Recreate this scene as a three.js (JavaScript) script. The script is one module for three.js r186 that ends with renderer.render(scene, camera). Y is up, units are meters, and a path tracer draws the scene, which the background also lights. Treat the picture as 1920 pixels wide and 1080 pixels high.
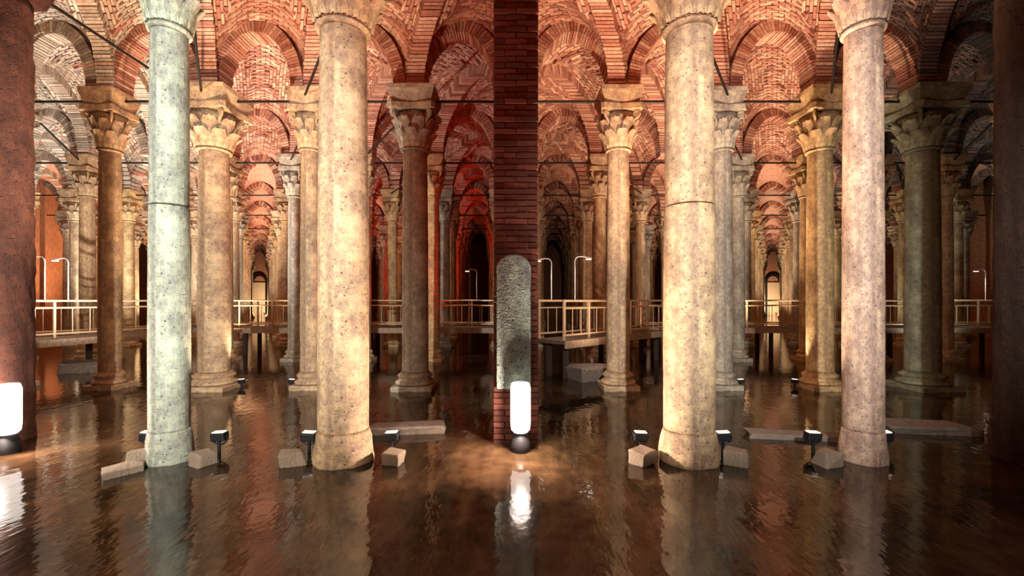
import * as THREE from 'three';
import { mergeGeometries } from 'three/addons/utils/BufferGeometryUtils.js';
import { ImprovedNoise } from 'three/addons/math/ImprovedNoise.js';
import { RoundedBoxGeometry } from 'three/addons/geometries/RoundedBoxGeometry.js';
import { RectAreaLightUniformsLib } from 'three/addons/lights/RectAreaLightUniformsLib.js';

// ---------------------------------------------------------------- camera, sky, exposure
const F = 838, HORIZON = 562, EYE = 2.162;            // focal length and horizon in pixels of a 1920x1080 frame; eye above the water
const scene = new THREE.Scene();
const camera = new THREE.PerspectiveCamera(2 * Math.atan(540 / F) * 180 / Math.PI, 1920 / 1080, 0.1, 300);
camera.position.set(0, EYE, 0);
camera.lookAt(0, EYE, -10);
camera.setViewOffset(1920, 1080, 0, 540 - HORIZON, 1920, 1080);
const renderer = new THREE.WebGLRenderer({ antialias: true });
renderer.toneMapping = THREE.LinearToneMapping;
renderer.toneMappingExposure = 1.15;
renderer.shadowMap.enabled = true;
scene.background = new THREE.Color(0x000000);          // underground: no sky at all
RectAreaLightUniformsLib.init();

// light levels (candela), read from the photograph's bright rims, vaults and dark ends
const L = {
  rimNave: 70, rimSide: 30, rim2: 34, nave: 185, bay: 290, far: 65, leftAisle: 200, rightAisle: 20,
  red: 30, front: 500, lantern: 34, arm: 6, end: 160,
};
const WARM = 0xffe6cc, AMBER = 0xffd0a4, NEUTRAL = 0xf6f4f0, COOL = 0xdcecdf, RED = 0xff3014, SALMON = 0xffd6b6;

// ---------------------------------------------------------------- the plan of the place
const D1 = 6.04, DZ = 4.9, S = 2.45;                   // first row of columns, distance between rows, distance between columns
const SPRING = 7.2, RISE = 1.38, RING = 0.3, ROD = 7.01, WEB = 1.68;
const ROWS = 12, BACK = 62;
const HALLS = [
  { name: 'left', slope: -472 / F, inside: (x) => x < -0.58, side: -1 },
  { name: 'right', slope: 488 / F, inside: (x) => x > 0.7, side: 1 },
];
const rowZ = (r) => D1 + (r - 1) * DZ;                 // distance of row r in front of the camera
const colX = (h, r, k) => h.slope * rowZ(r) + k * S;
const xAt = (px, z) => (px - 960) / F * z;           // where a pixel column lies at a distance
const hallX = (h, z, u) => h.slope * z + u;            // z is counted forwards from the camera

// ---------------------------------------------------------------- helpers
let seed = 7;
const rnd = () => { seed = (seed * 1664525 + 1013904223) >>> 0; return seed / 4294967296; };
const rr = (a, b) => a + (b - a) * rnd();
const perlin = new ImprovedNoise();
const fbm = (x, y, z, n = 4) => { let s = 0, a = 1; for (let i = 0; i < n; i++) { s += a * perlin.noise(x, y, z); x *= 2.03; y *= 2.03; z *= 2.03; a *= 0.5; } return s; };
const names = {};
const numbered = (n) => { names[n] = (names[n] ?? -1) + 1; return names[n] ? n + '_' + String(names[n]).padStart(3, '0') : n; };
function shade(o) { o.traverse((m) => { if (m.isMesh) { m.castShadow = true; m.receiveShadow = true; } }); return o; }
function thing(name, label, category, [x, y, z] = [0, 0, 0], turn = 0, group) {
  const o = new THREE.Group(); o.name = numbered(name); o.position.set(x, y, z); o.rotation.y = turn; scene.add(o);
  o.userData = { label, category, kind: 'thing' }; if (group) o.userData.group = group;
  return o;
}
function part(name, geometry, material, parent) {
  const m = new THREE.Mesh(geometry, material); m.name = name; m.castShadow = m.receiveShadow = true; parent.add(m); return m;
}
function single(name, geometry, material, label, category, [x, y, z] = [0, 0, 0], turn = 0, group) {
  const m = new THREE.Mesh(geometry, material); m.name = numbered(name); m.castShadow = m.receiveShadow = true; m.position.set(x, y, z); m.rotation.y = turn;
  m.userData = { label, category, kind: 'thing' }; if (group) m.userData.group = group; scene.add(m); return m;
}
function struct(name, geometry, material) {
  const m = geometry ? new THREE.Mesh(geometry, material) : new THREE.Group(); m.name = name; m.userData.kind = 'structure'; m.castShadow = m.receiveShadow = true; scene.add(m); return m;
}
const box = (w, h, d, x = 0, y = 0, z = 0) => metricBox(w, h, d).translate(x, y, z);
function metricBox(w, h, d) {
  const g = new THREE.BoxGeometry(w, h, d), uv = g.attributes.uv, sz = [[d, h], [d, h], [w, d], [w, d], [w, h], [w, h]];
  for (let i = 0; i < 24; i++) uv.setXY(i, uv.getX(i) * sz[i >> 2][0], uv.getY(i) * sz[i >> 2][1]);
  return g;
}
function rounded(w, h, d, r, x = 0, y = 0, z = 0) { return new RoundedBoxGeometry(w, h, d, 2, r).translate(x, y, z); }
function bar(a, b, r, n = 8) {
  const A = new THREE.Vector3(...a), B = new THREE.Vector3(...b), d = B.clone().sub(A), g = new THREE.CylinderGeometry(r, r, d.length(), n);
  g.applyQuaternion(new THREE.Quaternion().setFromUnitVectors(new THREE.Vector3(0, 1, 0), d.clone().normalize()));
  const c = A.add(B).multiplyScalar(0.5); return g.translate(c.x, c.y, c.z);
}
function metric(g, su, sv) { const uv = g.attributes.uv; for (let i = 0; i < uv.count; i++) uv.setXY(i, uv.getX(i) * su, uv.getY(i) * sv); return g; }

// solids with eight free corners, gathered into one mesh; corner order: (-,-,-) (+,-,-) (+,+,-) (-,+,-) then the same four at +
class Solids {
  constructor() { this.p = []; this.n = []; this.uv = []; this.c = []; }
  add(c, color, skip = -1) {
    const quads = [[0, 3, 2, 1], [4, 5, 6, 7], [0, 1, 5, 4], [3, 7, 6, 2], [0, 4, 7, 3], [1, 2, 6, 5]], ou = rnd() * 3, ov = rnd() * 3;
    quads.forEach((q, qi) => {
      if (qi === skip) return;
      const [a, b, d, e] = q.map((i) => c[i]), ab = sub(b, a), ae = sub(e, a), n = unit(cross(ab, ae)), w = len(ab), h = len(ae);
      const P = [a, b, d, a, d, e], U = [[0, 0], [w, 0], [w, h], [0, 0], [w, h], [0, h]];
      P.forEach((v, i) => { this.p.push(...v); this.n.push(...n); this.uv.push(U[i][0] + ou, U[i][1] + ov); if (color) this.c.push(...color); });
    });
  }
  geometry() {
    const g = new THREE.BufferGeometry();
    g.setAttribute('position', new THREE.Float32BufferAttribute(this.p, 3)); g.setAttribute('normal', new THREE.Float32BufferAttribute(this.n, 3)); g.setAttribute('uv', new THREE.Float32BufferAttribute(this.uv, 2));
    if (this.c.length) g.setAttribute('color', new THREE.Float32BufferAttribute(this.c, 3));
    return g;
  }
}
const sub = (a, b) => [a[0] - b[0], a[1] - b[1], a[2] - b[2]], len = (a) => Math.hypot(...a), unit = (a) => { const l = len(a) || 1; return [a[0] / l, a[1] / l, a[2] / l]; };
const cross = (a, b) => [a[1] * b[2] - a[2] * b[1], a[2] * b[0] - a[0] * b[2], a[0] * b[1] - a[1] * b[0]];

// ---------------------------------------------------------------- textures: grain only
function dataTexture(w, h, f, srgb = true, repeat = [1, 1]) {
  const d = new Uint8Array(w * h * 4);
  for (let y = 0; y < h; y++) for (let x = 0; x < w; x++) { const c = f(x / w, y / h), i = (y * w + x) * 4; d[i] = c[0]; d[i + 1] = c[1]; d[i + 2] = c[2]; d[i + 3] = 255; }
  const t = new THREE.DataTexture(d, w, h, THREE.RGBAFormat); t.wrapS = t.wrapT = THREE.RepeatWrapping; t.magFilter = THREE.LinearFilter; t.minFilter = THREE.LinearMipmapLinearFilter; t.generateMipmaps = true;
  if (srgb) t.colorSpace = THREE.SRGBColorSpace; t.repeat.set(...repeat); t.needsUpdate = true; return t;
}
// tiling noise: points on two circles
const TAU = Math.PI * 2;
const tile = (u, v, s, o, n) => 0.5 * (fbm(Math.cos(u * TAU) * s + o, Math.sin(u * TAU) * s, Math.cos(v * TAU) * s * 0.97 + 3.1 * o, n) + fbm(Math.sin(v * TAU) * s + 9 * o, Math.cos(u * TAU) * s + 4, Math.sin(u * TAU + 1) * s, n));
const cl = (x) => Math.max(0, Math.min(255, x));
const marbleField = []; const MW = 640, MH = 640;
for (let y = 0; y < MH; y++) for (let x = 0; x < MW; x++) {
  const u = x / MW, v = y / MH, big = tile(u, v, 0.9, 1.3, 4), mid = tile(u, v, 3.2, 5.7, 3), fine = tile(u, v, 14, 2.2, 2);
  marbleField.push([big, mid, fine]);
}
const spots = []; for (let i = 0; i < 700; i++) spots.push([rnd(), rnd(), 0.002 + 0.007 * rnd() ** 2, rr(0.3, 1)]);
const pits = new Float32Array(MW * MH);
for (const [u, v, r, a] of spots) {
  const R = Math.ceil(r * MW) + 1;
  for (let dy = -R; dy <= R; dy++) for (let dx = -R; dx <= R; dx++) {
    const x = (Math.floor(u * MW) + dx + MW) % MW, y = (Math.floor(v * MH) + dy + MH) % MH, q = Math.hypot(dx, dy) / (r * MW) + 0.5 * marbleField[y * MW + x][2];
    if (q < 1) pits[y * MW + x] = Math.max(pits[y * MW + x], a * (1 - q * q));
  }
}
const marbleAt = (u, v) => { const i = Math.min(MH - 1, Math.floor(v * MH)) * MW + Math.min(MW - 1, Math.floor(u * MW)); return [...marbleField[i], pits[i]]; };
const T = {};
T.marble = dataTexture(MW, MH, (u, v) => { const [b, m, f, p] = marbleAt(u, v), k = 210 + 50 * b + 56 * m + 40 * f - 105 * p; return [cl(k + 8), cl(k - 1 + 5 * b), cl(k - 12 - 16 * m)]; }, true, [1 / 1.6, 1 / 1.6]);
T.marbleBump = dataTexture(MW, MH, (u, v) => { const [b, m, f, p] = marbleAt(u, v), k = cl(150 + 26 * m + 52 * f - 110 * p); return [k, k, k]; }, false, [1 / 1.6, 1 / 1.6]);
T.grain = dataTexture(256, 256, (u, v) => { const k = 214 + 60 * tile(u, v, 2, 3.3, 3) + 62 * tile(u, v, 9, 6.1, 2); return [cl(k + 4), cl(k - 2), cl(k - 6)]; }, true, [1 / 0.7, 1 / 0.7]);
T.grainBump = dataTexture(256, 256, (u, v) => { const k = cl(128 + 90 * tile(u, v, 3, 1.3, 3) + 80 * tile(u, v, 11, 8.1, 2)); return [k, k, k]; }, false, [1 / 0.7, 1 / 0.7]);
// small bricks too far away to tell apart: 16 courses and 4 lengths in one metre and a bit
const brickCell = (u, v) => {
  const row = Math.floor(v * 14), fu = u * 4 + (row % 2) * 0.5, col = Math.floor(fu) % 4, fv = v * 14 - row, f = fu - Math.floor(fu);
  const joint = fv < 0.2 || f < 0.05 ? 1 : 0, h = Math.abs(Math.sin(row * 12.9898 + col * 78.233) * 43758.5453) % 1; return [joint, h];
};
T.courses = dataTexture(512, 512, (u, v) => { const [j, h] = brickCell(u, v), n = 26 * tile(u, v, 3, 2.7, 2); return j ? [cl(176 + n), cl(150 + n), cl(126 + n)] : [cl(168 + 50 * h + n), cl(112 + 42 * h + n), cl(86 + 36 * h + n)]; }, true, [1 / 1.2, 1 / 1.2]);
T.coursesBump = dataTexture(512, 512, (u, v) => { const [j, h] = brickCell(u, v), k = j ? 70 : cl(150 + 60 * h + 40 * tile(u, v, 6, 4.7, 2)); return [k, k, k]; }, false, [1 / 1.2, 1 / 1.2]);
T.ripple = dataTexture(512, 512, (u, v) => { const k = cl(128 + 80 * tile(u, v, 2.6, 7.3, 3) + 30 * tile(u, v, 8, 1.9, 2)); return [k, k, k]; }, false, [1 / 2.6, 1 / 3.4]);
T.silt = dataTexture(512, 512, (u, v) => { const a = tile(u, v, 1.6, 2.3, 4), b = tile(u, v, 7, 5.1, 3), k = 150 + 120 * a + 60 * b; return [cl(k + 14 * a), cl(k - 8), cl(k - 22 - 12 * b)]; }, true, [1 / 6, 1 / 6]);

// ---------------------------------------------------------------- materials
const std = (color, roughness, more = {}) => new THREE.MeshStandardMaterial({ color, roughness, ...more });
const stone = (color) => std(color, 0.72, { map: T.marble, bumpMap: T.marbleBump, bumpScale: 0.012 });
const M = {
  beige: stone(0xd9c2a0), teal: stone(0xb9c9bd), pink: stone(0xd6bcab), grey: stone(0xbfbcae), ochre: stone(0xdcc08e), moss: stone(0x98a48e), tan: stone(0xcdae88),
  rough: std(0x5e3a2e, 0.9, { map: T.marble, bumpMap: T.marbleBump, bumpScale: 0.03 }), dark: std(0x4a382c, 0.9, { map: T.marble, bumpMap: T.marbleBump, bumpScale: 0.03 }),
  brick: std(0xffffff, 0.88, { map: T.grain, bumpMap: T.grainBump, bumpScale: 0.006, vertexColors: true }),
  mortar: std(0x8a6a56, 0.95, { map: T.grain, bumpMap: T.grainBump, bumpScale: 0.008, side: THREE.DoubleSide }),
  courses: std(0xffffff, 0.9, { map: T.courses, bumpMap: T.coursesBump, bumpScale: 0.02, side: THREE.DoubleSide }),
  wall: std(0xe6d2ba, 0.9, { map: T.courses, bumpMap: T.coursesBump, bumpScale: 0.02 }),
  redWall: std(0xb06a4c, 0.9, { map: T.courses, bumpMap: T.coursesBump, bumpScale: 0.02 }),
  slab: std(0x8c8276, 0.85, { map: T.grain, bumpMap: T.grainBump, bumpScale: 0.01 }),
  block: std(0xc4b49c, 0.8, { map: T.grain, bumpMap: T.grainBump, bumpScale: 0.02 }),
  stele: std(0x8ba09c, 0.85, { map: T.marble, bumpMap: T.marbleBump, bumpScale: 0.06 }),
  pier: [0x80442f, 0x945340, 0x703828].map((c) => std(c, 0.92, { map: T.grain, bumpMap: T.grainBump, bumpScale: 0.02 })),
  iron: std(0x17130f, 0.6, { metalness: 0.4 }), housing: std(0x2a2a2c, 0.5, { metalness: 0.5 }),
  rail: std(0xcdb08c, 0.38, { metalness: 0.35 }), deck: std(0x6a5748, 0.7, { map: T.grain, bumpMap: T.grainBump, bumpScale: 0.004 }), deckEdge: std(0xb9a389, 0.6, { map: T.grain }),
  timber: std(0x3b2c22, 0.85), arm: std(0xe9e2d6, 0.35, { metalness: 0.3 }),
  water: std(0x554434, 0.07, { map: T.silt, bumpMap: T.ripple, bumpScale: 0.006 }),
  floor: std(0x4a3a2c, 0.9, { map: T.silt }),
  door: std(0xe0c096, 0.7, { map: T.grain }),
};
const glow = (color, k) => new THREE.MeshStandardMaterial({ color: 0x111111, emissive: color, emissiveIntensity: k, roughness: 0.4 });
M.lensWarm = glow(WARM, 3); M.lensNeutral = glow(NEUTRAL, 3); M.lensRed = glow(RED, 1.2); M.lantern = glow(0xfff0e4, 2.6); M.lampHead = glow(0xfff0dc, 2.5);

// ---------------------------------------------------------------- water, floor, walls, roof
const HALF = 50;
const waterShape = new THREE.Shape([[-4.4, 0], [-4.4, 1], [BACK - 0.1, 1], [BACK - 0.1, 0]].map(([z, e]) => new THREE.Vector2(hallX(HALLS[e], z, HALLS[e].side * (5 * S - 0.05)), z)));
const water = single('water', new THREE.ShapeGeometry(waterShape).rotateX(-Math.PI / 2), M.water, 'dark murky brown water with faint ripples flooding the whole cistern floor', 'water');
water.userData.kind = 'stuff';
struct('floor', box(2 * HALF, 0.3, BACK + 6, 0, -0.75, -(BACK - 5) / 2), M.floor);
struct('wall_back', box(2 * HALF, 11.2, 0.5, 0, 4.7, -BACK - 0.25), M.wall);
struct('wall_front', box(2 * HALF, 11.2, 0.5, 0, 4.7, 4.75), M.wall);
struct('wall_middle', box(0.42, 10.2, BACK - 7.4, 0.06, 4.2, -(BACK + 7.4) / 2), M.redWall);
for (const h of HALLS) {                                // outer wall of each hall follows its own direction
  const s = new Solids(), u = h.side * 5 * S, t = h.side * 0.5, z0 = -5, z1 = BACK;
  const a = hallX(h, z0, u), b = hallX(h, z1, u), A = Math.min(0, t), B = Math.max(0, t);
  s.add([[a + A, -0.6, -z0], [a + B, -0.6, -z0], [a + B, 10.3, -z0], [a + A, 10.3, -z0], [b + A, -0.6, -z1], [b + B, -0.6, -z1], [b + B, 10.3, -z1], [b + A, 10.3, -z1]].map((v) => v), null);
  struct('wall_' + h.name, s.geometry(), M.wall);
}
const ceiling = struct('ceiling');
part('roof_slab', box(2 * HALF, 0.4, BACK + 6, 0, 10.1, -(BACK - 5) / 2), M.slab, ceiling);

// ---------------------------------------------------------------- brick arches and vaults
const TONES = [[214, 160, 134], [200, 140, 114], [224, 176, 148], [186, 128, 106], [208, 164, 138], [230, 188, 160], [176, 118, 98]].map((c) => { const k = new THREE.Color().setRGB(c[0] / 255, c[1] / 255, c[2] / 255, THREE.SRGBColorSpace); return [k.r, k.g, k.b]; });
// bricks turn pale grey towards the outer left and dark grey towards the outer right
const PALE = [[206, 192, 172], [186, 172, 154], [222, 206, 184], [170, 154, 138], [200, 178, 154]].map((c) => { const k = new THREE.Color().setRGB(c[0] / 255, c[1] / 255, c[2] / 255, THREE.SRGBColorSpace); return [k.r, k.g, k.b]; });
const DULL = [[140, 122, 116], [122, 106, 102], [156, 130, 118], [108, 92, 88], [150, 112, 98]].map((c) => { const k = new THREE.Color().setRGB(c[0] / 255, c[1] / 255, c[2] / 255, THREE.SRGBColorSpace); return [k.r, k.g, k.b]; });
const tone = (h, k = 0) => {
  const e = h ? h.side * k : 0, set = e > 0.9 && rnd() < Math.min(0.95, 0.45 + 0.35 * e) ? (h.side < 0 ? PALE : DULL) : TONES, t = set[Math.floor(rnd() * set.length)], q = rr(0.85, 1.12); return t.map((x) => x * q);
};
const stuffBricks = new Solids(); const singles = [];
const seenX = (h, z) => [-(1010) * z / F, 1010 * z / F];
// one brick from a section (two arc points, two thicknesses) pushed along the second direction
const ellipse = (a, b, th) => [a * Math.cos(th), b * Math.sin(th)];
const ellipseN = (a, b, th) => { const x = Math.cos(th) / a, y = Math.sin(th) / b, l = Math.hypot(x, y); return [x / l, y / l]; };
function archBrick(out, a, b, t0, t1, inner, outer, w0, w1, map) {
  const c = [];
  for (const w of [w0, w1]) for (const [t, o] of [[t0, inner], [t1, inner], [t1, outer], [t0, outer]]) { const e = ellipse(a, b, t), n = ellipseN(a, b, t); c.push(map(e[0] + n[0] * o, SPRING + e[1] + n[1] * o, w)); }
  out.push(c);
}
const flip = (c) => { const e1 = sub(c[1], c[0]), e2 = sub(c[3], c[0]), e3 = sub(c[4], c[0]), k = cross(e1, e2); return k[0] * e3[0] + k[1] * e3[1] + k[2] * e3[2] < 0 ? [c[4], c[5], c[6], c[7], c[0], c[1], c[2], c[3]] : c; };
// angles at equal steps of arc
function arcSteps(a, b, step) {
  const N = 240, acc = [0]; for (let i = 1; i <= N; i++) { const p = ellipse(a, b, Math.PI * i / N), q = ellipse(a, b, Math.PI * (i - 1) / N); acc.push(acc[i - 1] + Math.hypot(p[0] - q[0], p[1] - q[1])); }
  const n = Math.max(6, Math.round(acc[N] / step)), out = []; let j = 0;
  for (let i = 0; i <= n; i++) { const s = acc[N] * i / n; while (j < N && acc[j + 1] < s) j++; const f = j >= N ? 0 : (s - acc[j]) / (acc[j + 1] - acc[j]); out.push(Math.PI * (j + f) / N); }
  return out;
}
const span = (h) => (h.side < 0 ? [-5, 9] : [-9, 5]);   // bays from the outer wall to the middle wall
const inX = (h, x) => (h.side < 0 ? x < -0.1 : x > 0.22);
for (const h of HALLS) {
  for (let r = 1; r <= ROWS; r++) {
    const z = rowZ(r);
    for (let k = span(h)[0]; k < span(h)[1]; k++) {                // arch across the hall, from column k to column k + 1
      const cx = hallX(h, z, (k + 0.0) * S), [v0, v1] = seenX(h, z);
      const mid = cx; if (!h.inside(mid) && !inX(h, mid)) continue;
      if (mid < v0 - 1 || mid > v1 + 1) continue;
      const a = S / 2 - 0.36, step = r <= 2 ? 0.078 : r === 3 ? 0.1 : 0.2, th = arcSteps(a + 0.15, RISE + 0.15, step), near = r === 2;
      for (let i = 0; i < th.length - 1; i++) {
        const g = (th[i + 1] - th[i]) * 0.1, out = []; const p = rr(-0.012, 0.012);
        archBrick(out, a, RISE, th[i] + g, th[i + 1] - g, p, RING, -0.26 + p, 0.26 + p, (u, y, w) => [cx + u, y, -z + w]);
        if (!inX(h, out[0][0][0]) || !inX(h, out[0][1][0])) continue;
        if (near) singles.push([flip(out[0]), Math.abs(cx - h.slope * z) + Math.abs(i / th.length - 0.5), h, k]); else stuffBricks.add(flip(out[0]), tone(h, k));
      }
    }
    if (r >= ROWS) continue;
    for (let k = span(h)[0]; k <= span(h)[1]; k++) {               // arch along the hall, from row r to row r + 1
      const u0 = (k - 0.5) * S, zc = z + DZ / 2, x = hallX(h, zc, u0), [v0, v1] = seenX(h, z + DZ);
      if (!inX(h, x) || x < v0 - 1 || x > v1 + 1) continue;
      const a = DZ / 2 - 0.36, th = arcSteps(a + 0.15, RISE + 0.15, r <= 2 ? 0.085 : 0.22);
      for (let i = 0; i < th.length - 1; i++) {
        const g = (th[i + 1] - th[i]) * 0.1, out = [], p = rr(-0.012, 0.012);
        archBrick(out, a, RISE, th[i] + g, th[i + 1] - g, p, RING, -0.2 + p, 0.2 + p, (t, y, w) => [hallX(h, zc + t, u0 + w), y, -(zc + t)]);
        stuffBricks.add(flip(out[0]), tone(h, k - 0.5));
      }
    }
    // the vault of each bay: rings of brick, the higher of two crossing barrels
    const fine = r <= 3, ds = r === 1 ? 0.085 : r === 2 ? 0.1 : 0.13;
    for (let k = span(h)[0]; k < span(h)[1]; k++) {
      const uc = k * S, zc = z + DZ / 2, xc = hallX(h, zc, uc), [v0, v1] = seenX(h, z + DZ);
      if (!fine || xc < v0 - S || xc > v1 + S) continue;
      const A = S / 2, B = DZ / 2, zu = (u) => Math.sqrt(Math.max(0, 1 - u * u / A / A)), zv = (t) => Math.sqrt(Math.max(0, 1 - t * t / B / B));
      const thU = arcSteps(A, WEB, 0.3), thV = arcSteps(B, WEB, 0.3);
      for (let t = -B + ds / 2, n = 0; t < B; t += ds, n++) for (let i = 0; i < thU.length - 1; i++) {
        const off = (n % 2) * 0.5, f = (j) => { const q = Math.min(thU.length - 1, Math.max(0, j)), lo = Math.floor(q), hi = Math.min(thU.length - 1, lo + 1); return thU[lo] + (thU[hi] - thU[lo]) * (q - lo); };
        const t0 = f(i + off) , t1 = f(i + 1 + off); if (t1 - t0 < 0.02) continue;
        const g = Math.min(0.03, (t1 - t0) * 0.06), tm = (t0 + t1) / 2; if (zu(A * Math.cos(tm)) < zv(t) - 0.01) continue;
        const p = rr(0.0, 0.022), out = [];
        archBrick(out, A, WEB, t0 + g, t1 - g, -0.03 - p, 0.06, t - ds * 0.4, t + ds * 0.4, (u, y, w) => [hallX(h, zc + w, uc + u), y, -(zc + w)]);
        if (out[0].every((v) => inX(h, v[0]))) stuffBricks.add(flip(out[0]), tone(h, k));
      }
      for (let u = -A + ds / 2, n = 0; u < A; u += ds, n++) for (let i = 0; i < thV.length - 1; i++) {
        const off = (n % 2) * 0.5, f = (j) => { const q = Math.min(thV.length - 1, Math.max(0, j)), lo = Math.floor(q), hi = Math.min(thV.length - 1, lo + 1); return thV[lo] + (thV[hi] - thV[lo]) * (q - lo); };
        const t0 = f(i + off), t1 = f(i + 1 + off); if (t1 - t0 < 0.02) continue;
        const g = Math.min(0.03, (t1 - t0) * 0.06), tm = (t0 + t1) / 2; if (zv(B * Math.cos(tm)) <= zu(u) + 0.01) continue;
        const p = rr(0.0, 0.022), out = [];
        archBrick(out, B, WEB, t0 + g, t1 - g, -0.03 - p, 0.06, u - ds * 0.4, u + ds * 0.4, (t, y, w) => [hallX(h, zc + t, uc + w), y, -(zc + t)]);
        if (out[0].every((v) => inX(h, v[0]))) stuffBricks.add(flip(out[0]), tone(h, k));
      }
    }
  }
}
// the 300 bricks that show largest are pieces of their own, the rest one part
singles.sort((a, b) => a[1] - b[1]);
const TONED = TONES.map((t) => new THREE.MeshStandardMaterial({ color: new THREE.Color().setRGB(...t), roughness: 0.88, map: T.grain, bumpMap: T.grainBump, bumpScale: 0.006 }));
singles.forEach(([c, , h, k], i) => {
  if (i < 300) { const s = new Solids(); s.add(c, null); part(numbered('brick'), s.geometry(), TONED[Math.floor(rnd() * TONED.length)], ceiling); } else stuffBricks.add(c, tone(h, k));
});
const brickwork = part('brickwork', stuffBricks.geometry(), M.brick, ceiling); brickwork.userData.kind = 'stuff';
// the bed of mortar behind the bricks; far vaults carry their courses in the material
function vaultShell(r0, r1, offset) {
  const P = [], U = [], N = 20, NT = 16;
  for (const h of HALLS) for (let r = r0; r <= r1; r++) for (let k = span(h)[0]; k < span(h)[1]; k++) {
    const zc = rowZ(r) + DZ / 2, uc = k * S, A = S / 2, B = DZ / 2;
    const pt = (i, j) => { const u = -A * Math.cos(Math.PI * i / N), t = -B * Math.cos(Math.PI * j / NT), y = SPRING + offset + WEB * Math.max(Math.sqrt(Math.max(0, 1 - u * u / A / A)), Math.sqrt(Math.max(0, 1 - t * t / B / B))); return [hallX(h, zc + t, uc + u), y, -(zc + t), u, t]; };
    for (let i = 0; i < N; i++) for (let j = 0; j < NT; j++) {
      const q = [pt(i, j), pt(i + 1, j), pt(i + 1, j + 1), pt(i, j + 1)];
      if (q.some((v) => (h.side < 0 ? v[0] > 0.06 : v[0] < 0.06))) continue;
      const uB = Math.max(...q.map((v) => Math.abs(v[3]))) / A < Math.max(...q.map((v) => Math.abs(v[4]))) / B;
      for (const v of [q[0], q[1], q[2], q[0], q[2], q[3]]) { P.push(v[0], v[1], v[2]); const s = v[1] - SPRING + (uB ? Math.abs(v[3]) : Math.abs(v[4])); U.push(s, uB ? v[4] : v[3]); }
    }
  }
  const g = new THREE.BufferGeometry(); g.setAttribute('position', new THREE.Float32BufferAttribute(P, 3)); g.setAttribute('uv', new THREE.Float32BufferAttribute(U, 2)); g.computeVertexNormals(); return g;
}
part('mortar_bed', vaultShell(1, 3, 0), M.mortar, ceiling);
part('far_vault', vaultShell(4, ROWS - 1, 0), M.courses, ceiling);
part('near_vault', vaultShell(0, 0, 0), M.courses, ceiling);

// ---------------------------------------------------------------- columns
const Y0 = 0.42, YN = 5.80, YC = 6.82;                // top of the base, top of the shaft, top of the capital
function lathe(pts, n = 40, su = 1.5) { const g = new THREE.LatheGeometry(pts.map((p) => new THREE.Vector2(...p)), n); let l = 0; const ys = pts.map((p, i) => (i ? (l += Math.hypot(p[0] - pts[i - 1][0], p[1] - pts[i - 1][1])) : 0)); const uv = g.attributes.uv; for (let i = 0; i < uv.count; i++) { const j = i % pts.length; uv.setXY(i, uv.getX(i) * su, ys[j]); } return g; }
function shaftGeometry(y0, y1, bottom, top, cut = 14, n = 48) {
  const p = [[0, y0], [bottom - 0.012, y0], [bottom, y0 + 0.014]];
  for (let i = 1; i < cut; i++) { const f = i / cut; p.push([bottom + (top - bottom) * f + 0.006 * Math.sin(Math.PI * f), y0 + (y1 - y0) * f]); }
  p.push([top, y1 - 0.014], [top - 0.012, y1], [0, y1]);
  const g = lathe(p, n); const P = g.attributes.position;
  for (let i = 0; i < P.count; i++) { const x = P.getX(i), y = P.getY(i), z = P.getZ(i), r = Math.hypot(x, z); if (r < 0.1) continue; const d = 1 + 0.012 * fbm(x * 4, y * 1.6, z * 4, 3) / r * 0.25; P.setX(i, x * d); P.setZ(i, z * d); }
  g.computeVertexNormals(); return g;
}
const RB = 0.235, RT = 0.214, SPLIT = 3.42, rAt = (y) => RB + (RT - RB) * (y - Y0) / (YN - Y0);
const shaftWhole = shaftGeometry(Y0, YN - 0.06, RB, RT), shaftLow = shaftGeometry(Y0, SPLIT - 0.006, RB, rAt(SPLIT) + 0.004), shaftHigh = shaftGeometry(SPLIT + 0.006, YN - 0.06, rAt(SPLIT) - 0.004, RT), shaftFar = shaftGeometry(Y0, YN - 0.06, RB, RT, 4, 20);
const neck = lathe([[0, YN - 0.06], [RT + 0.01, YN - 0.06], [RT + 0.038, YN - 0.045], [RT + 0.045, YN - 0.02], [RT + 0.03, YN], [RT, YN + 0.01], [0, YN + 0.01]], 32);
// base: square plinth, two rolls and a hollow between them
const basePlinth = rounded(0.72, 0.18, 0.72, 0.02, 0, 0.03, 0);
const baseRolls = lathe([[0, 0.12], [0.33, 0.12], [0.352, 0.145], [0.355, 0.175], [0.335, 0.205], [0.3, 0.215], [0.285, 0.24], [0.285, 0.27], [0.3, 0.295], [0.312, 0.32], [0.308, 0.35], [0.28, 0.37], [0.262, 0.385], [0.252, Y0], [0, Y0]], 32);
const footDrum = (() => { const g = lathe([[0, -0.1], [0.272, -0.1], [0.276, 0.04], [0.272, 0.1], [0.262, 0.2], [0.254, 0.3], [0.246, 0.38], [0.238, Y0], [0, Y0]], 36); const P = g.attributes.position; for (let i = 0; i < P.count; i++) { const x = P.getX(i), y = P.getY(i), z = P.getZ(i), r = Math.hypot(x, z); if (r < 0.1 || y > 0.35) continue; const d = 1 + 0.09 * fbm(x * 5, y * 4, z * 5, 3); P.setX(i, x * d); P.setZ(i, z * d); } g.computeVertexNormals(); return g; })();
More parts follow.
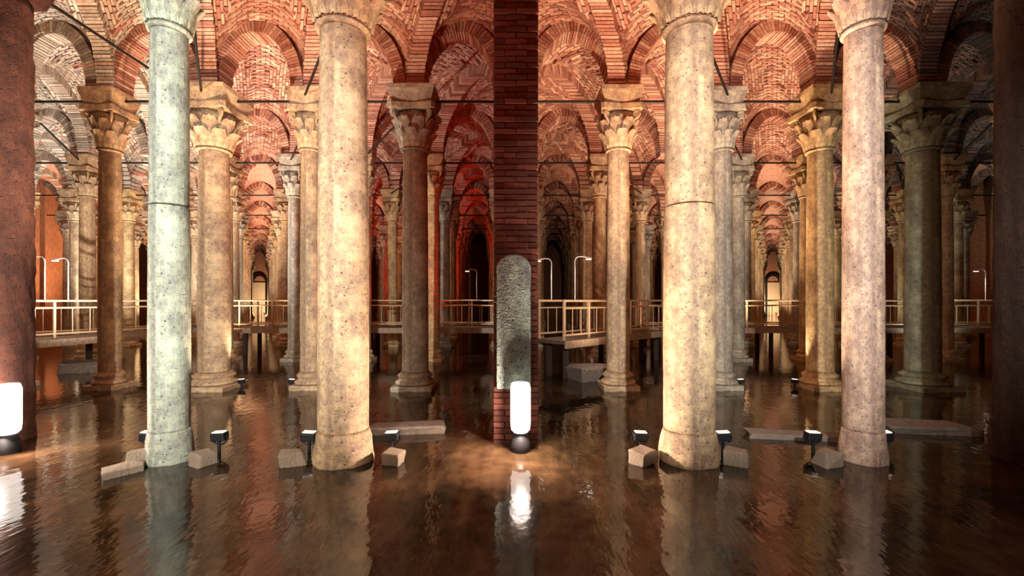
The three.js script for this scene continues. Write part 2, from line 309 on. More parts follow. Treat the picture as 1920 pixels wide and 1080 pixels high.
// capital: bell, two tiers of leaves, corner scrolls and a slab with hollow sides
const bell = lathe([[0, YN + 0.01], [RT, YN + 0.01], [RT + 0.005, YN + 0.2], [RT + 0.02, YN + 0.5], [RT + 0.07, YN + 0.7], [RT + 0.13, YN + 0.84], [0, YN + 0.84]], 28);
function leafGeometry(w, hgt, r0, curl) {
  const NU = 6, NV = 8, P = [], I = [];
  for (const s of [0, 1]) for (let j = 0; j <= NV; j++) for (let i = 0; i <= NU; i++) {
    const v = j / NV, u = i / NU * 2 - 1, wide = w * (0.62 + 0.5 * Math.sin(Math.PI * Math.min(1, v * 1.05 + 0.12))) * (v > 0.86 ? 1 - (v - 0.86) * 3.4 : 1) * (1 + 0.1 * Math.sin(v * 19));
    const out = v < 0.68 ? 0.02 + 0.05 * v : 0.054 + curl * Math.sin((v - 0.68) / 0.32 * 2.1), y = v < 0.72 ? v * hgt : hgt * (0.72 + 0.26 * Math.sin((v - 0.72) / 0.28 * 2.2));
    const relief = 0.026 * (1 - Math.abs(u)) * (1 - v * 0.3) + 0.009 * Math.cos(u * 10), r = r0 + 0.045 * v + out + relief - s * 0.03;
    const a = u * wide / 2 / r0; P.push(Math.sin(a) * r, y, Math.cos(a) * r);
  }
  const W = NU + 1, K = W * (NV + 1);
  for (let j = 0; j < NV; j++) for (let i = 0; i < NU; i++) { const a = j * W + i, b = a + 1, c = a + W, d = c + 1; I.push(a, b, d, a, d, c, a + K, d + K, b + K, a + K, c + K, d + K); }
  for (let j = 0; j < NV; j++) for (const i of [0, NU]) { const a = j * W + i, c = a + W; i ? I.push(a, a + K, c + K, a, c + K, c) : I.push(a, c + K, a + K, a, c, c + K); }
  for (let i = 0; i < NU; i++) { const a = NV * W + i, b = a + 1; I.push(a, b, b + K, a, b + K, a + K); }
  const g = new THREE.BufferGeometry(); g.setAttribute('position', new THREE.Float32BufferAttribute(P, 3)); g.setAttribute('uv', new THREE.Float32BufferAttribute(P.flatMap((x, i) => (i % 3 === 0 ? [x, P[i + 1]] : [])), 2)); g.setIndex(I); g.computeVertexNormals(); return g;
}
const lowLeaf = leafGeometry(0.185, 0.4, RT, 0.075).translate(0, YN + 0.015, 0), highLeaf = leafGeometry(0.2, 0.68, RT + 0.008, 0.085).translate(0, YN + 0.015, 0);
const scroll = (() => { const pts = []; for (let i = 0; i <= 26; i++) { const f = i / 26, a = -Math.PI / 2 + f * TAU * 1.35, r = 0.085 * (1 - 0.72 * f); pts.push(new THREE.Vector3(0, YN + 0.77 + Math.sin(a) * r, RT + 0.2 + Math.cos(a) * r)); } pts.unshift(new THREE.Vector3(0, YN + 0.45, RT + 0.07), new THREE.Vector3(0, YN + 0.6, RT + 0.12)); return new THREE.TubeGeometry(new THREE.CatmullRomCurve3(pts), 40, 0.028, 6); })();
const slabTop = (() => { const s = new THREE.Shape(), a = 0.4, c = 0.055, q = 0.045; s.moveTo(-a + q, -a); s.quadraticCurveTo(0, -a + 2 * c, a - q, -a); s.lineTo(a, -a + q); s.quadraticCurveTo(a - 2 * c, 0, a, a - q); s.lineTo(a - q, a); s.quadraticCurveTo(0, a - 2 * c, -a + q, a); s.lineTo(-a, a - q); s.quadraticCurveTo(-a + 2 * c, 0, -a, -a + q); return new THREE.ExtrudeGeometry(s, { depth: 0.12, bevelEnabled: true, bevelSize: 0.015, bevelThickness: 0.015, bevelSegments: 2, curveSegments: 8 }).rotateX(-Math.PI / 2).translate(0, YN + 0.87, 0); })();
const impost = (() => { const s = new Solids(), a = 0.33, b = 0.41, y0 = YC - 0.0, y1 = SPRING - 0.1, y2 = SPRING; s.add([[-a, y0, -a], [a, y0, -a], [b, y1, -b], [-b, y1, -b], [-a, y0, a], [a, y0, a], [b, y1, b], [-b, y1, b]], null); s.add([[-b, y1, -b], [b, y1, -b], [b, y2, -b], [-b, y2, -b], [-b, y1, b], [b, y1, b], [b, y2, b], [-b, y2, b]], null); return s.geometry(); })();
const strip = (g) => { const q = g.index ? g.toNonIndexed() : g.clone(); for (const n of Object.keys(q.attributes)) if (!['position', 'normal', 'uv'].includes(n)) q.deleteAttribute(n); return q; };
const capitalFar = mergeGeometries([bell, slabTop, ...[0, 1, 2, 3, 4, 5, 6, 7].flatMap((i) => [lowLeaf.clone().rotateY(i * Math.PI / 4), highLeaf.clone().rotateY((i + 0.5) * Math.PI / 4)]), ...[0, 1, 2, 3].map((i) => scroll.clone().rotateY(Math.PI / 4 + i * Math.PI / 2))].map(strip));

const plainBlock = (() => { const s = new Solids(); s.add([[-0.26, YN, -0.26], [0.26, YN, -0.26], [0.4, YC, -0.4], [-0.4, YC, -0.4], [-0.26, YN, 0.26], [0.26, YN, 0.26], [0.4, YC, 0.4], [-0.4, YC, 0.4]], null); return s.geometry(); })();
function makeColumn(material, kind, row) {              // kind: 'near' (leaves as pieces), 'plain', 'far'
  const o = new THREE.Group();
  if (row === 1) part('foot', footDrum, material, o);
  else { const b = part('base', baseRolls, material, o); part('plinth', basePlinth, material, b); }
  if (kind === 'joined') { part('shaft', shaftLow, material, o); part('shaft', shaftHigh, material, o); } else part('shaft', kind === 'far' ? shaftFar : shaftWhole, material, o);
  part('neck_ring', neck, material, o);
  if (kind === 'far') part('capital', capitalFar, material, o);
  else {
    const c = part('capital', bell, material, o);
    for (let i = 0; i < 8; i++) { part('leaf', lowLeaf, material, c).rotation.y = i * Math.PI / 4; part('leaf', highLeaf, material, c).rotation.y = (i + 0.5) * Math.PI / 4; }
    for (let i = 0; i < 4; i++) part('scroll', scroll, material, c).rotation.y = Math.PI / 4 + i * Math.PI / 2;
    part('abacus', slabTop, material, c);
  }
  part('impost', impost, material, o);
  return o;
}
const ORD = ['', 'first', 'second', 'third', 'fourth', 'fifth', 'sixth', 'seventh', 'eighth', 'ninth', 'tenth', 'eleventh', 'twelfth'];
const LOOK = { beige: 'pale beige', teal: 'pale grey-green', pink: 'pinkish beige', grey: 'light grey', ochre: 'creamy yellow', moss: 'mossy grey', tan: 'warm tan' };
const SPECIAL = {
  'left 1 -0.5': ['teal', 'joined', "tall pale grey-green marble column in the water, nearest on the left corridor's left"],
  'left 1 0.5': ['beige', 'near', "tall stout beige marble column in the water, nearest on the left corridor's right"],
  'right 1 -0.5': ['beige', 'joined', "tall stout beige column with a joint halfway up, nearest on the right corridor's left"],
  'right 1 0.5': ['pink', 'near', "tall pinkish marble column in the water, nearest on the right corridor's right"],
  'left 2 -1.5': ['tan'], 'left 2 -0.5': ['beige'], 'left 2 0.5': ['beige'], 'left 2 1.5': ['grey'],
  'right 2 -1.5': ['beige'], 'right 2 -0.5': ['grey'], 'right 2 0.5': ['ochre'], 'right 2 1.5': ['moss'],
};
// some columns are stouter than the rest and stand a little off the grid: [offset, girth]
const STOUT = { 'left 1 0.5': [-0.1, 1.4], 'right 1 -0.5': [0.1, 1.4], 'left 2 1.5': [0.12, 1.35], 'left 2 -0.5': [0.1, 1.5], 'right 2 1.5': [0, 1.5], 'right 2 -1.5': [-0.1, 1.2], 'right 2 0.5': [-0.06, 1.25] };
const girth = (h, r, k) => STOUT[h.name + ' ' + r + ' ' + k] ?? [0, 1];
const SKIP = new Set(['left 3 -1.5', 'right 3 -1.5', 'left 1 1.5', 'left 1 -1.5', 'right 1 -1.5', 'right 1 1.5']);
const protos = {};
const placed = [];
for (const h of HALLS) for (let r = 1; r <= ROWS; r++) {
  const z = rowZ(r);
  for (let k = span(h)[0] + 0.5; k <= span(h)[1] - 0.5; k++) {
    const x = colX(h, r, k), px = 960 + x * F / z, id = h.name + ' ' + r + ' ' + k;
    if (SKIP.has(id) || !h.inside(x) || px < -40 || px > 1960) continue;
    if (r > 7 && Math.abs(k) > 2 && h.side * k > -3) continue;
    const sp = SPECIAL[id] ?? [], look = sp[0] ?? ['beige', 'tan', 'grey', 'ochre', 'beige'][Math.floor(rnd() * 5)], kind = sp[1] ?? (r <= 2 ? 'near' : 'far');
    const key = look + kind + (r === 1), proto = protos[key] ??= makeColumn(M[look], kind, r), o = proto.clone();
    o.name = numbered('marble_column'); const [dx, fat] = girth(h, r, k); o.position.set(x + dx, 0, -z); o.scale.set(fat, 1, fat); if (kind === 'far') o.rotation.y = Math.floor(rnd() * 4) * Math.PI / 2; scene.add(o);
    const n = Math.abs(k) + 0.5, side = k < 0 ? 'left' : 'right';
    o.userData = { category: 'column', kind: 'thing', label: sp[2] ?? `${LOOK[look]} marble column, ${ORD[r]} row back, ${n === 1 ? 'beside' : ORD[n] + ' from'} the ${h.name} corridor on its ${side}`, group: 'marble columns of the cistern' };
    placed.push({ h, r, k, x, z });
  }
}

// ---------------------------------------------------------------- iron tie rods
for (const h of HALLS) for (let r = 2; r <= 6; r++) {
  const z = rowZ(r), outer = hallX(h, z, h.side * 5 * S), inner = h.side < 0 ? -0.16 : 0.28;
  single('tie_rod', bar([outer, ROD, -z], [inner, ROD, -z], 0.032), M.iron, `dark iron tie rod straight across the ${h.name} hall above the ${ORD[r]} row of capitals`, 'tie rod', [0, 0, 0], 0, 'cross tie rods');
}
for (const p of placed) if (p.r <= 3 && Math.abs(p.k) < 3) {
  const q = placed.find((o) => o.h === p.h && o.k === p.k && o.r === p.r + 1); if (!q) continue;
  const n = Math.abs(p.k) + 0.5, side = p.k < 0 ? 'left' : 'right';
  single('tie_rod', bar([p.x, ROD, -p.z - 0.3], [q.x, ROD, -q.z + 0.3], 0.026), M.iron, `slanting iron tie rod from the ${ORD[p.r]} row, ${n === 1 ? 'beside' : ORD[n] + ' from'} the ${p.h.name} corridor, ${side} side`, 'tie rod', [0, 0, 0], 0, 'lengthwise tie rods');
}

{
  const x = colX(HALLS[0], 2, -0.5), z = rowZ(2);
  single('tie_rod', bar([xAt(6, 6.9) + 0.3, ROD, -6.95], [x - 0.25, ROD, -z + 0.25], 0.026), M.iron, 'iron tie rod slanting from the rough left edge column to the left corridor', 'tie rod', [0, 0, 0], 0, 'lengthwise tie rods');
}
// ---------------------------------------------------------------- rough dark columns at both edges, and the pier in the middle
function roughColumn(r0, r1, h, amp) {
  const pts = [[0, -0.2]]; for (let i = 0; i <= 60; i++) pts.push([r0 + (r1 - r0) * i / 60, -0.2 + (h + 0.2) * i / 60]); pts.push([0, h]);
  const g = lathe(pts, 56, 1.8), P = g.attributes.position;
  for (let i = 0; i < P.count; i++) { const x = P.getX(i), y = P.getY(i), z = P.getZ(i), r = Math.hypot(x, z); if (r < 0.05) continue; const d = 1 + amp * (fbm(x * 6, y * 5, z * 6, 4) + 0.5 * fbm(x * 16, y * 14, z * 16, 2)); P.setX(i, x * d); P.setZ(i, z * d); }
  g.computeVertexNormals(); return g;
}
{
  const a = thing('rough_column', 'rough chipped reddish stone column cut off by the left edge, lit from its foot', 'column', [xAt(6, 6.9), 0, -6.9]);
  part('shaft', roughColumn(0.35, 0.32, YC, 0.09), M.rough, a); part('impost', impost, M.rough, a);
  const b = thing('rough_column', 'unlit dark brown column cut off by the right edge of the view', 'column', [6.96, 0, -D1]);
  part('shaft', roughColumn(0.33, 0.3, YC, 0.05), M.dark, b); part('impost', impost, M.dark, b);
}
const pier = thing('brick_pier', 'dark red masonry pier between the two corridors with an arched stone slab on its front', 'pier', [0.06, 0, -7.0]); pier.scale.set(1.14, 1, 1);
{
  const shapes = [0.29, 0.14].map((w) => [0, 1, 2, 3].map((i) => { const g = rounded(w, 0.078, 0.6, 0.012); const P = g.attributes.position; for (let j = 0; j < P.count; j++) P.setZ(j, P.getZ(j) + 0.014 * fbm(P.getX(j) * 9 + i, P.getY(j) * 9, i, 2)); g.computeVertexNormals(); return g; }));
  for (let y = -0.08, n = 0; y < SPRING - 0.12; y += 0.09, n++) for (const x of n % 2 ? [-0.15, 0.15] : [-0.225, 0, 0.225]) {
    const m = part('brick', shapes[n % 2 || x === 0 ? 0 : 1][Math.floor(rnd() * 4)], M.pier[Math.floor(rnd() * 3)], pier); m.position.set(x, y, rr(-0.01, 0.01));
  }
  part('impost', box(0.66, 0.16, 0.7, 0, SPRING - 0.02, 0), M.pier[1], pier);
  part('core', box(0.5, SPRING, 0.5, 0, SPRING / 2, -0.02), M.mortar, pier);
  const s = new THREE.Shape(); s.moveTo(-0.205, 0); s.lineTo(0.205, 0); s.lineTo(0.205, 1.75); s.absarc(0, 1.75, 0.205, 0, Math.PI, false); s.lineTo(-0.205, 0);
  const slab = new THREE.ExtrudeGeometry(s, { depth: 0.07, bevelEnabled: true, bevelSize: 0.02, bevelThickness: 0.02, bevelSegments: 2, curveSegments: 16 });
  const m = part('arched_slab', slab, M.stele, pier); m.position.set(-0.03, 0.86, 0.31); m.userData.label = 'grey-green stone slab with a rounded top';
}

// ---------------------------------------------------------------- walkways with railings
const DECK = 1.06, RAILH = 1.07;
const RAILS = {};
function walkway(pts, width, label, railLabel, sides) {
  RAILS[label] = (px, s = 1) => {                     // the point of its railing that is seen under a pixel column, measured along the first stretch
    const [p, q] = pts, d = [q[0] - p[0], q[1] - p[1]], l = Math.hypot(...d), zz = s * (width / 2 - 0.06), ox = d[1] / l * zz, oz = -d[0] / l * zz, m = (px - 960) / F;
    const f = (m * (p[1] + oz) - p[0] - ox) / (d[0] - m * d[1]); return [p[0] + ox + d[0] * f, p[1] + oz + d[1] * f];
  };
  const o = thing('walkway', label, 'walkway');
  pts.slice(0, -1).forEach((p, i) => {
    const q = pts[i + 1], d = [q[0] - p[0], q[1] - p[1]], l = Math.hypot(...d), ang = Math.atan2(d[1], d[0]);
    const put = (g) => g.rotateY(ang).translate((p[0] + q[0]) / 2, 0, -(p[1] + q[1]) / 2);
    part('deck', put(box(l, 0.1, width, 0, DECK - 0.05, 0)), M.deck, o);
    for (const s of [-1, 1]) part('edge_beam', put(box(l, 0.2, 0.06, 0, DECK - 0.11, s * (width / 2 + 0.03))), M.deckEdge, o);
    const n = Math.max(2, Math.round(l / 2.4));
    for (let j = 0; j <= n; j++) for (const s of [-1, 1]) { const f = (j + 0.12) / (n + 0.24); part('support', put(box(0.12, DECK + 0.5, 0.12, (f - 0.5) * l, DECK / 2 - 0.36, s * (width / 2 - 0.2))), M.timber, o); }
  });
  for (const s of sides) {
    const rl = thing('railing', railLabel[s], 'railing');
    pts.slice(0, -1).forEach((p, i) => {
      const q = pts[i + 1], d = [q[0] - p[0], q[1] - p[1]], l = Math.hypot(...d), ang = Math.atan2(d[1], d[0]);
      const put = (g) => g.rotateY(ang).translate((p[0] + q[0]) / 2, 0, -(p[1] + q[1]) / 2), zz = s * (width / 2 - 0.06);
      part('top_rail', put(rounded(l, 0.06, 0.08, 0.02, 0, DECK + RAILH, zz)), M.rail, rl);
      part('middle_rail', put(rounded(l, 0.045, 0.04, 0.015, 0, DECK + RAILH - 0.2, zz)), M.rail, rl);
      part('bottom_rail', put(rounded(l, 0.05, 0.05, 0.015, 0, DECK + 0.14, zz)), M.rail, rl);
      const n = Math.max(2, Math.round(l / 1.3));
      const pg = put(rounded(0.06, RAILH, 0.06, 0.012, 0, DECK + RAILH / 2, zz)), bg = put(rounded(0.02, RAILH - 0.33, 0.02, 0.005, 0, DECK + 0.14 + (RAILH - 0.33) / 2, zz)), dir = [d[0] / l, -d[1] / l];
      for (let j = 0; j <= n; j++) {
        const f = ((j + 0.04) / (n + 0.08) - 0.5) * l, m = part('post', pg, M.rail, rl); m.position.set(dir[0] * f, 0, dir[1] * f);
        if (j < n) for (const e of [0.33, 0.67]) { const fb = ((j + e + 0.04) / (n + 0.08) - 0.5) * l, b = part('baluster', bg, M.rail, rl); b.position.set(dir[0] * fb, 0, dir[1] * fb); }
      }
    });
  }
}
const CZ = rowZ(3) + DZ / 2;                           // the cross walkway runs between the third and the fourth row
walkway([[-14.7, 7.6], [-12.55, 16.6]], 1.3, 'walkway branch running back along the far left over dark water', { '1': 'tan metal railing on the water side of the far left walkway branch', '-1': 'tan metal railing on the wall side of the far left walkway branch' }, [1, -1]);
walkway([[-13.4, CZ], [-0.35, CZ]], 1.4, 'raised walkway crossing the left hall behind the third row of columns', { '1': 'tan metal railing on the near side of the left hall walkway', '-1': 'tan metal railing on the far side of the left hall walkway' }, [1, -1]);
walkway([[1.05, 12.3], [5.2, 16.5]], 1.0, 'walkway branch slanting back from the middle pier into the right hall', { '1': 'tan metal railing on the near side of the slanting walkway branch', '-1': 'tan metal railing on the far side of the slanting walkway branch' }, [1, -1]);
walkway([[5.3, CZ], [22.4, CZ]], 1.4, 'raised walkway crossing the right hall behind the third row of columns', { '1': 'tan metal railing on the near side of the right hall walkway', '-1': 'tan metal railing on the far side of the right hall walkway' }, [1, -1]);

// ---------------------------------------------------------------- lamps, some of them added for fill: every one is a fitting with a glowing face and a light just in front of it
function spot(color, cd, [x, y, z], [tx, ty, tz], angle, radius = 2.5, penumbra = 0.6) {
  const l = new THREE.SpotLight(color, cd, 0, angle, penumbra, 2); l.position.set(x, y, z); l.target.position.set(tx, ty, tz); l.castShadow = true; l.shadow.radius = radius; l.shadow.mapSize.set(512, 512);
  scene.add(l); scene.add(l.target); return l;
}
const lampHousing = rounded(0.2, 0.13, 0.12, 0.02, 0, 0, -0.065), lampLens = rounded(0.16, 0.09, 0.012, 0.004, 0, 0, 0.0), lampYoke = new THREE.TorusGeometry(0.12, 0.012, 6, 14, Math.PI).rotateX(Math.PI / 2).rotateY(Math.PI).translate(0, 0, -0.06);
function floodlight(label, [x, y, z], aim, color, cd, angle, lens = M.lensWarm, group = 'floodlights at the water', scale = 1) {
  const o = thing('floodlight', label, 'lamp', [x, y - 0.12, z], 0, group), head = new THREE.Group(); head.name = 'head';
  const p = new THREE.Vector3(x, y, z), t = new THREE.Vector3(...aim), d = t.clone().sub(p).normalize();
  head.quaternion.setFromUnitVectors(new THREE.Vector3(0, 0, 1), d); head.position.y = 0.12; head.scale.setScalar(scale); o.add(head);
  part('housing', lampHousing, M.housing, head); part('lens', lampLens, lens, head);
  part('yoke', lampYoke, M.housing, head);
  part('foot', bar([0, -0.05 - y + 0.12, 0], [0, 0.05, 0], 0.022), M.housing, o);
  const s = p.clone().addScaledVector(d, 0.04 * scale); spot(color, cd, s.toArray(), aim, angle);
  return o;
}
// a place in the water behind a column
const behind = (h, r, k, d) => { const z = rowZ(r), f = (z + d) / z; return [(colX(h, r, k) + girth(h, r, k)[0]) * f, 0.24, -z - d]; };
for (const h of HALLS) {
  for (const k of [-0.5, 0.5]) {                        // uplights at both sides of the nearest columns
    const [dx, fat] = girth(h, 1, k), x = colX(h, 1, k) + dx, toNave = -Math.sign(k), sideName = k < 0 ? 'left' : 'right';
    for (const s of [-1, 1]) {
      const strong = s === toNave;
      floodlight(`small floodlight at the foot of the nearest ${sideName} column of the ${h.name} corridor, ${s < 0 ? 'left' : 'right'} side`, [x + s * (0.3 + 0.2 * fat), 0.3, -D1 - 0.26], [x + s * 0.2 * fat, 5.6, -D1 - 0.06], strong ? WARM : AMBER, strong ? L.rimNave : L.rimSide * (k > 0 ? 0.5 : 1), 0.3);
    }
    const [dx2, fat2] = girth(h, 2, k), x2 = colX(h, 2, k) + dx2;      // and of the second row, on the corridor side
    floodlight(`small floodlight at the foot of the second ${sideName} column of the ${h.name} corridor`, [x2 + toNave * (0.3 + 0.2 * fat2), 0.2, -rowZ(2) - 0.1], [x2 + toNave * 0.1, 5.5, -rowZ(2)], WARM, L.rim2, 0.35, M.lensWarm, 'floodlights at the water', 0.75);
    // bigger floods hidden behind the columns of the corridor, facing up at the vaults
    for (let r = 1; r <= 9; r++) {
      const p = behind(h, r, k, r === 1 ? 1.0 : 0.9), inward = hallX(h, -p[2] + 1.0, 0);
      floodlight(`black floodlight behind the ${ORD[r]} ${sideName} column of the ${h.name} corridor`, p, [p[0] + (r > 4 ? (inward - p[0]) * 0.5 : k > 0 ? inward - p[0] : -0.6), 8, p[2] - 1.0], r < 5 ? SALMON : WARM, (r === 1 ? L.bay : r < 5 ? L.nave : L.far) * (k > 0 && r < 5 ? 0.45 : 1), r > 4 ? 1.1 : k > 0 ? 0.45 : h.side < 0 ? 0.72 : 0.85, M.lensWarm, 'vault floodlights', 1.2);
    }
  }
  const ze = BACK - 4; floodlight(`added floodlight brightening the end wall of the ${h.name} corridor`, [hallX(h, ze, 0.5), 0.4, -ze], [hallX(h, BACK, 0), 3, -BACK], WARM, L.end, 0.9);  // lamp added so the far end wall comes out bright
}
// unseen lamps added in the side aisles: neutral far left, greenish and weak far right
const aisle = (h, r, k, c, cd, lens = M.lensNeutral, group = 'added aisle floodlights', angle = 1.25) => {
  const p = behind(h, r, k, 0.9), n = Math.abs(k) + 0.5, t = hallX(h, -p[2] + 1, (k - Math.sign(k) * 0.0) * S);
  floodlight(`${lens === M.lensRed ? 'red ' : ''}fill floodlight added unseen behind the ${ORD[r]}-row column, ${ORD[n]} from the ${h.name} corridor on its ${k < 0 ? 'left' : 'right'}`, p, [t, 8.6, p[2] - 1.2], c, cd, angle, lens, group);
};
const [HL, HR] = HALLS;
aisle(HL, 2, -1.5, NEUTRAL, L.leftAisle * 1.3); aisle(HL, 3, -2.5, NEUTRAL, L.leftAisle * 1.2); aisle(HL, 4, -2.5, NEUTRAL, L.leftAisle); aisle(HL, 5, -3.5, AMBER, L.leftAisle); aisle(HL, 6, -2.5, AMBER, L.leftAisle); aisle(HL, 6, 2.5, AMBER, L.leftAisle * 0.25);
aisle(HR, 2, -1.5, SALMON, L.rightAisle * 1.6); aisle(HR, 3, -2.5, SALMON, L.rightAisle * 1.4); aisle(HR, 5, -2.5, SALMON, L.rightAisle * 2.5); aisle(HR, 4, -1.5, SALMON, L.rightAisle * 2); aisle(HR, 7, -1.5, SALMON, L.rightAisle * 3); aisle(HR, 2, 1.5, COOL, L.rightAisle); aisle(HR, 3, 2.5, COOL, L.rightAisle); aisle(HR, 4, 1.5, COOL, L.rightAisle * 1.6); aisle(HR, 5, 2.5, COOL, L.rightAisle * 2);
// unseen red lamps added to redden the middle and the left edge
aisle(HL, 2, 1.5, RED, L.red, M.lensRed, 'red floodlights'); aisle(HL, 3, 2.5, RED, L.red * 0.6, M.lensRed, 'red floodlights', 0.6); aisle(HL, 5, 3.5, RED, L.red * 3, M.lensRed, 'red floodlights'); aisle(HL, 7, 1.5, RED, L.red * 3, M.lensRed, 'red floodlights');
floodlight('red fill floodlight added unseen behind the rough column at the left edge', [-7.9, 0.24, -7.1], [-8.4, 8.6, -8.4], RED, L.red * 0.9, 0.9, M.lensRed, 'red floodlights');
// unseen fill lamps added behind the camera to light the column fronts
floodlight('unseen fill floodlight added behind the camera on the left', [-2.5, 4.6, 2.2], [-4.45, 3.3, -6], NEUTRAL, L.front, 0.5, M.lensNeutral, 'added front floodlights', 1.6);
floodlight('unseen fill floodlight added behind the camera on the right', [0.9, 4.6, 2.2], [3.3, 3.3, -6], NEUTRAL, L.front * 0.9, 0.43, M.lensNeutral, 'added front floodlights', 1.6);
floodlight('unseen red fill floodlight added behind the camera, facing the middle pier', [0, 1.2, 2.6], [0, 6.6, -7], RED, L.red * 2.2, 0.5, M.lensRed, 'red floodlights', 1.2);  // added lamp that reddens the pier and the middle vault
floodlight('unseen fill floodlight added behind the camera, tilted down at the water on the left', [-3.6, 2.6, 2.0], [-4.4, 0, -3.4], WARM, 70, 0.75, M.lensWarm, 'added front floodlights', 1.4);  // added fill that lifts the near water on the left

// glowing drums standing in for column feet blown out white by light
function lantern(label, x, z) {
  const o = thing('lantern', label, 'lamp', [x, 0, z]);
  part('body', lathe([[0, 0.27], [0.1, 0.27], [0.135, 0.31], [0.145, 0.4], [0.145, 0.9], [0.125, 0.97], [0, 0.99]], 24), M.lantern, o);
  part('foot', lathe([[0, -0.1], [0.15, -0.1], [0.14, 0.1], [0.1, 0.265], [0, 0.268]], 20), M.housing, o);
  const p = new THREE.PointLight(0xffe2d0, L.lantern, 0, 2); p.position.set(x, 0.65, z + 0.2); p.castShadow = true; p.shadow.radius = 4; scene.add(p);
}
lantern('white glowing drum standing in for a light-bleached column foot at the left edge', xAt(14, 6.3), -6.3);
lantern('white glowing drum before the middle pier standing in for a light-bleached column foot', xAt(976, 6.4), -6.4);

// lamps on bent arms along the railings
const armGeometry = (() => { const c = new THREE.CatmullRomCurve3([[0, 0, 0], [0, 0.9, 0], [0, 1.08, 0], [0.06, 1.18, 0], [0.18, 1.2, 0], [0.34, 1.17, 0]].map((p) => new THREE.Vector3(...p))); return new THREE.TubeGeometry(c, 30, 0.015, 8); })();
const armHead = new THREE.SphereGeometry(0.09, 16, 8, 0, TAU, 0, Math.PI / 2).scale(1, 0.6, 1).translate(0.38, 1.13, 0), armLens = new THREE.CylinderGeometry(0.075, 0.075, 0.015, 16).translate(0.38, 1.12, 0);
const WL = 'walkway branch running back along the far left over dark water', WC = 'raised walkway crossing the left hall behind the third row of columns', WS = 'walkway branch slanting back from the middle pier into the right hall', WR = 'raised walkway crossing the right hall behind the third row of columns';
for (const [px, walk, turn, label, side = 1] of [
  [84, WL, Math.PI, 'white lamp on a bent arm on the far left walkway railing, nearest one'], [128, WL, Math.PI, 'white lamp on a bent arm on the far left walkway railing, farther one'], [894, WC, Math.PI, 'white lamp on a bent arm on the left hall railing near the middle pier'],
  [1034, WS, Math.PI, 'white lamp on a bent arm on the slanting walkway, nearest to the pier', -1], [1078, WS, 0, 'white lamp on a bent arm on the slanting walkway, farther from the pier'], [1848, WR, Math.PI, 'white lamp on a bent arm on the right hall railing at the far right']]) {
  const [x, z] = RAILS[walk](px, side), y = DECK + RAILH + 0.03, o = thing('arm_lamp', label, 'lamp', [x, y, -z], turn, 'bent arm lamps on the railings');
  part('arm', armGeometry, M.arm, o); part('shade', armHead, M.arm, o); part('bulb', armLens, M.lampHead, o);
  const hx = x + 0.38 * Math.cos(turn); spot(0xfff0dc, L.arm, [hx, y + 1.09, -z], [hx, 0, -z], 1.2, 3);
}

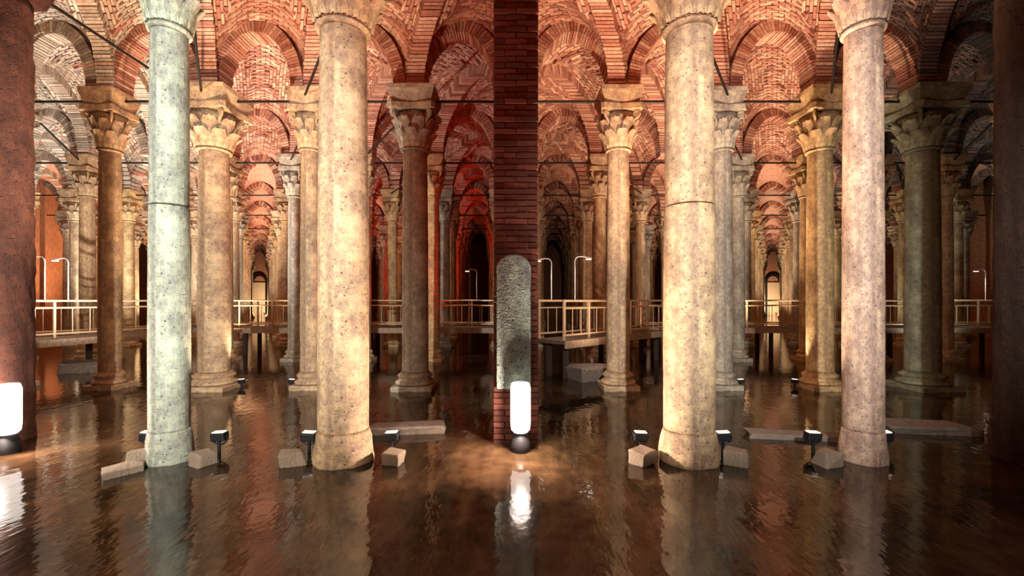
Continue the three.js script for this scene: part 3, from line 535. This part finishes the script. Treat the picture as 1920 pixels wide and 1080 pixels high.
// ---------------------------------------------------------------- fallen stones and slabs in the water
function chunk(w, h, d, s) { const g = new RoundedBoxGeometry(w, h, d, 4, Math.min(w, h, d) * 0.18), P = g.attributes.position; for (let i = 0; i < P.count; i++) { const x = P.getX(i), y = P.getY(i), z = P.getZ(i), k = 1 + 0.5 * fbm(x * 4 + s, y * 3, z * 3 - s, 3); P.setXYZ(i, x * k, y * k, z * k); } g.computeVertexNormals(); return g; }
for (const [px, z, w, h, d, turn, m, label, y] of [
  [262, 5.9, 0.36, 0.26, 0.3, 0.4, 'block', 'broken stone against the left of the nearest grey-green column foot', 0.08],
  [384, 5.9, 0.34, 0.22, 0.34, -0.5, 'block', 'broken stone against the right of the nearest grey-green column foot', 0.07],
  [232, 5.6, 0.5, 0.12, 0.36, 0.9, 'block', 'flat stone lying in front of the nearest grey-green column', 0.03],
  [548, 5.9, 0.4, 0.26, 0.34, 0.5, 'block', 'broken stone against the left of the speckled beige column foot', 0.08],
  [738, 5.9, 0.34, 0.22, 0.3, -0.3, 'block', 'broken stone against the right of the speckled beige column foot', 0.07],
  [1205, 5.9, 0.38, 0.24, 0.34, 0.7, 'block', 'broken stone against the left of the jointed beige column foot', 0.08],
  [1382, 5.9, 0.36, 0.26, 0.32, -0.6, 'block', 'broken stone against the right of the jointed beige column foot', 0.07],
  [1548, 5.9, 0.4, 0.25, 0.34, 0.3, 'block', 'broken stone against the left of the pinkish column foot', 0.08],
  [765, 7.4, 1.1, 0.16, 0.45, 0.12, 'slab', 'long flat slab in the water before the grey column left of the middle', 0.03],
  [1722, 7.4, 1.2, 0.16, 0.5, -0.1, 'slab', 'long flat slab in the water at the right, before the grey column', 0.03],
  [1500, 7.0, 1.3, 0.1, 0.3, -0.16, 'slab', 'low kerb stone in the water between the right corridor columns', 0.02],
  [172, 13.6, 1.3, 0.4, 0.8, 0.3, 'slab', 'pale stone block lying under the far left walkway', 0.1],
  [1106, 12.2, 1.0, 0.5, 0.8, 0.5, 'slab', 'pale stone block lying in front of the slanting walkway', 0.12]]) {
  single('stone_block', chunk(w * (m === 'block' ? 0.75 : 1), h * (m === 'block' ? 0.8 : 1), d * (m === 'block' ? 0.75 : 1), px), M[m], label, 'stone', [xAt(px, z), y, -z], turn);
}

// ---------------------------------------------------------------- doors at the far ends of the corridors
HALLS.forEach((h, i) => {
  const o = struct('door_' + (i + 1)), x = hallX(h, BACK, 0); o.position.set(x, 0, -BACK + 0.02);
  const s = new THREE.Shape(); s.moveTo(-1.1, 0); s.lineTo(1.1, 0); s.lineTo(1.1, 4.6); s.absarc(0, 4.6, 1.1, 0, Math.PI, false); s.lineTo(-1.1, 0);
  const hole = new THREE.Path(); hole.moveTo(-0.85, 0); hole.lineTo(0.85, 0); hole.lineTo(0.85, 4.6); hole.absarc(0, 4.6, 0.85, 0, Math.PI, false); s.holes.push(hole);
  part('door_frame', new THREE.ExtrudeGeometry(s, { depth: 0.3, bevelEnabled: false }), M.iron, o);
  for (const q of [-1, 1]) { const l = part('door_leaf', box(0.84, 4.55, 0.08, q * 0.425, 2.28, 0.1), M.door, o); part('door_bar', box(0.8, 0.12, 0.05, q * 0.425, 2.1, 0.16), M.iron, l); }
});

scene.traverse((o) => { if (o.isMesh) { o.castShadow = true; o.receiveShadow = true; } });
renderer.render(scene, camera);
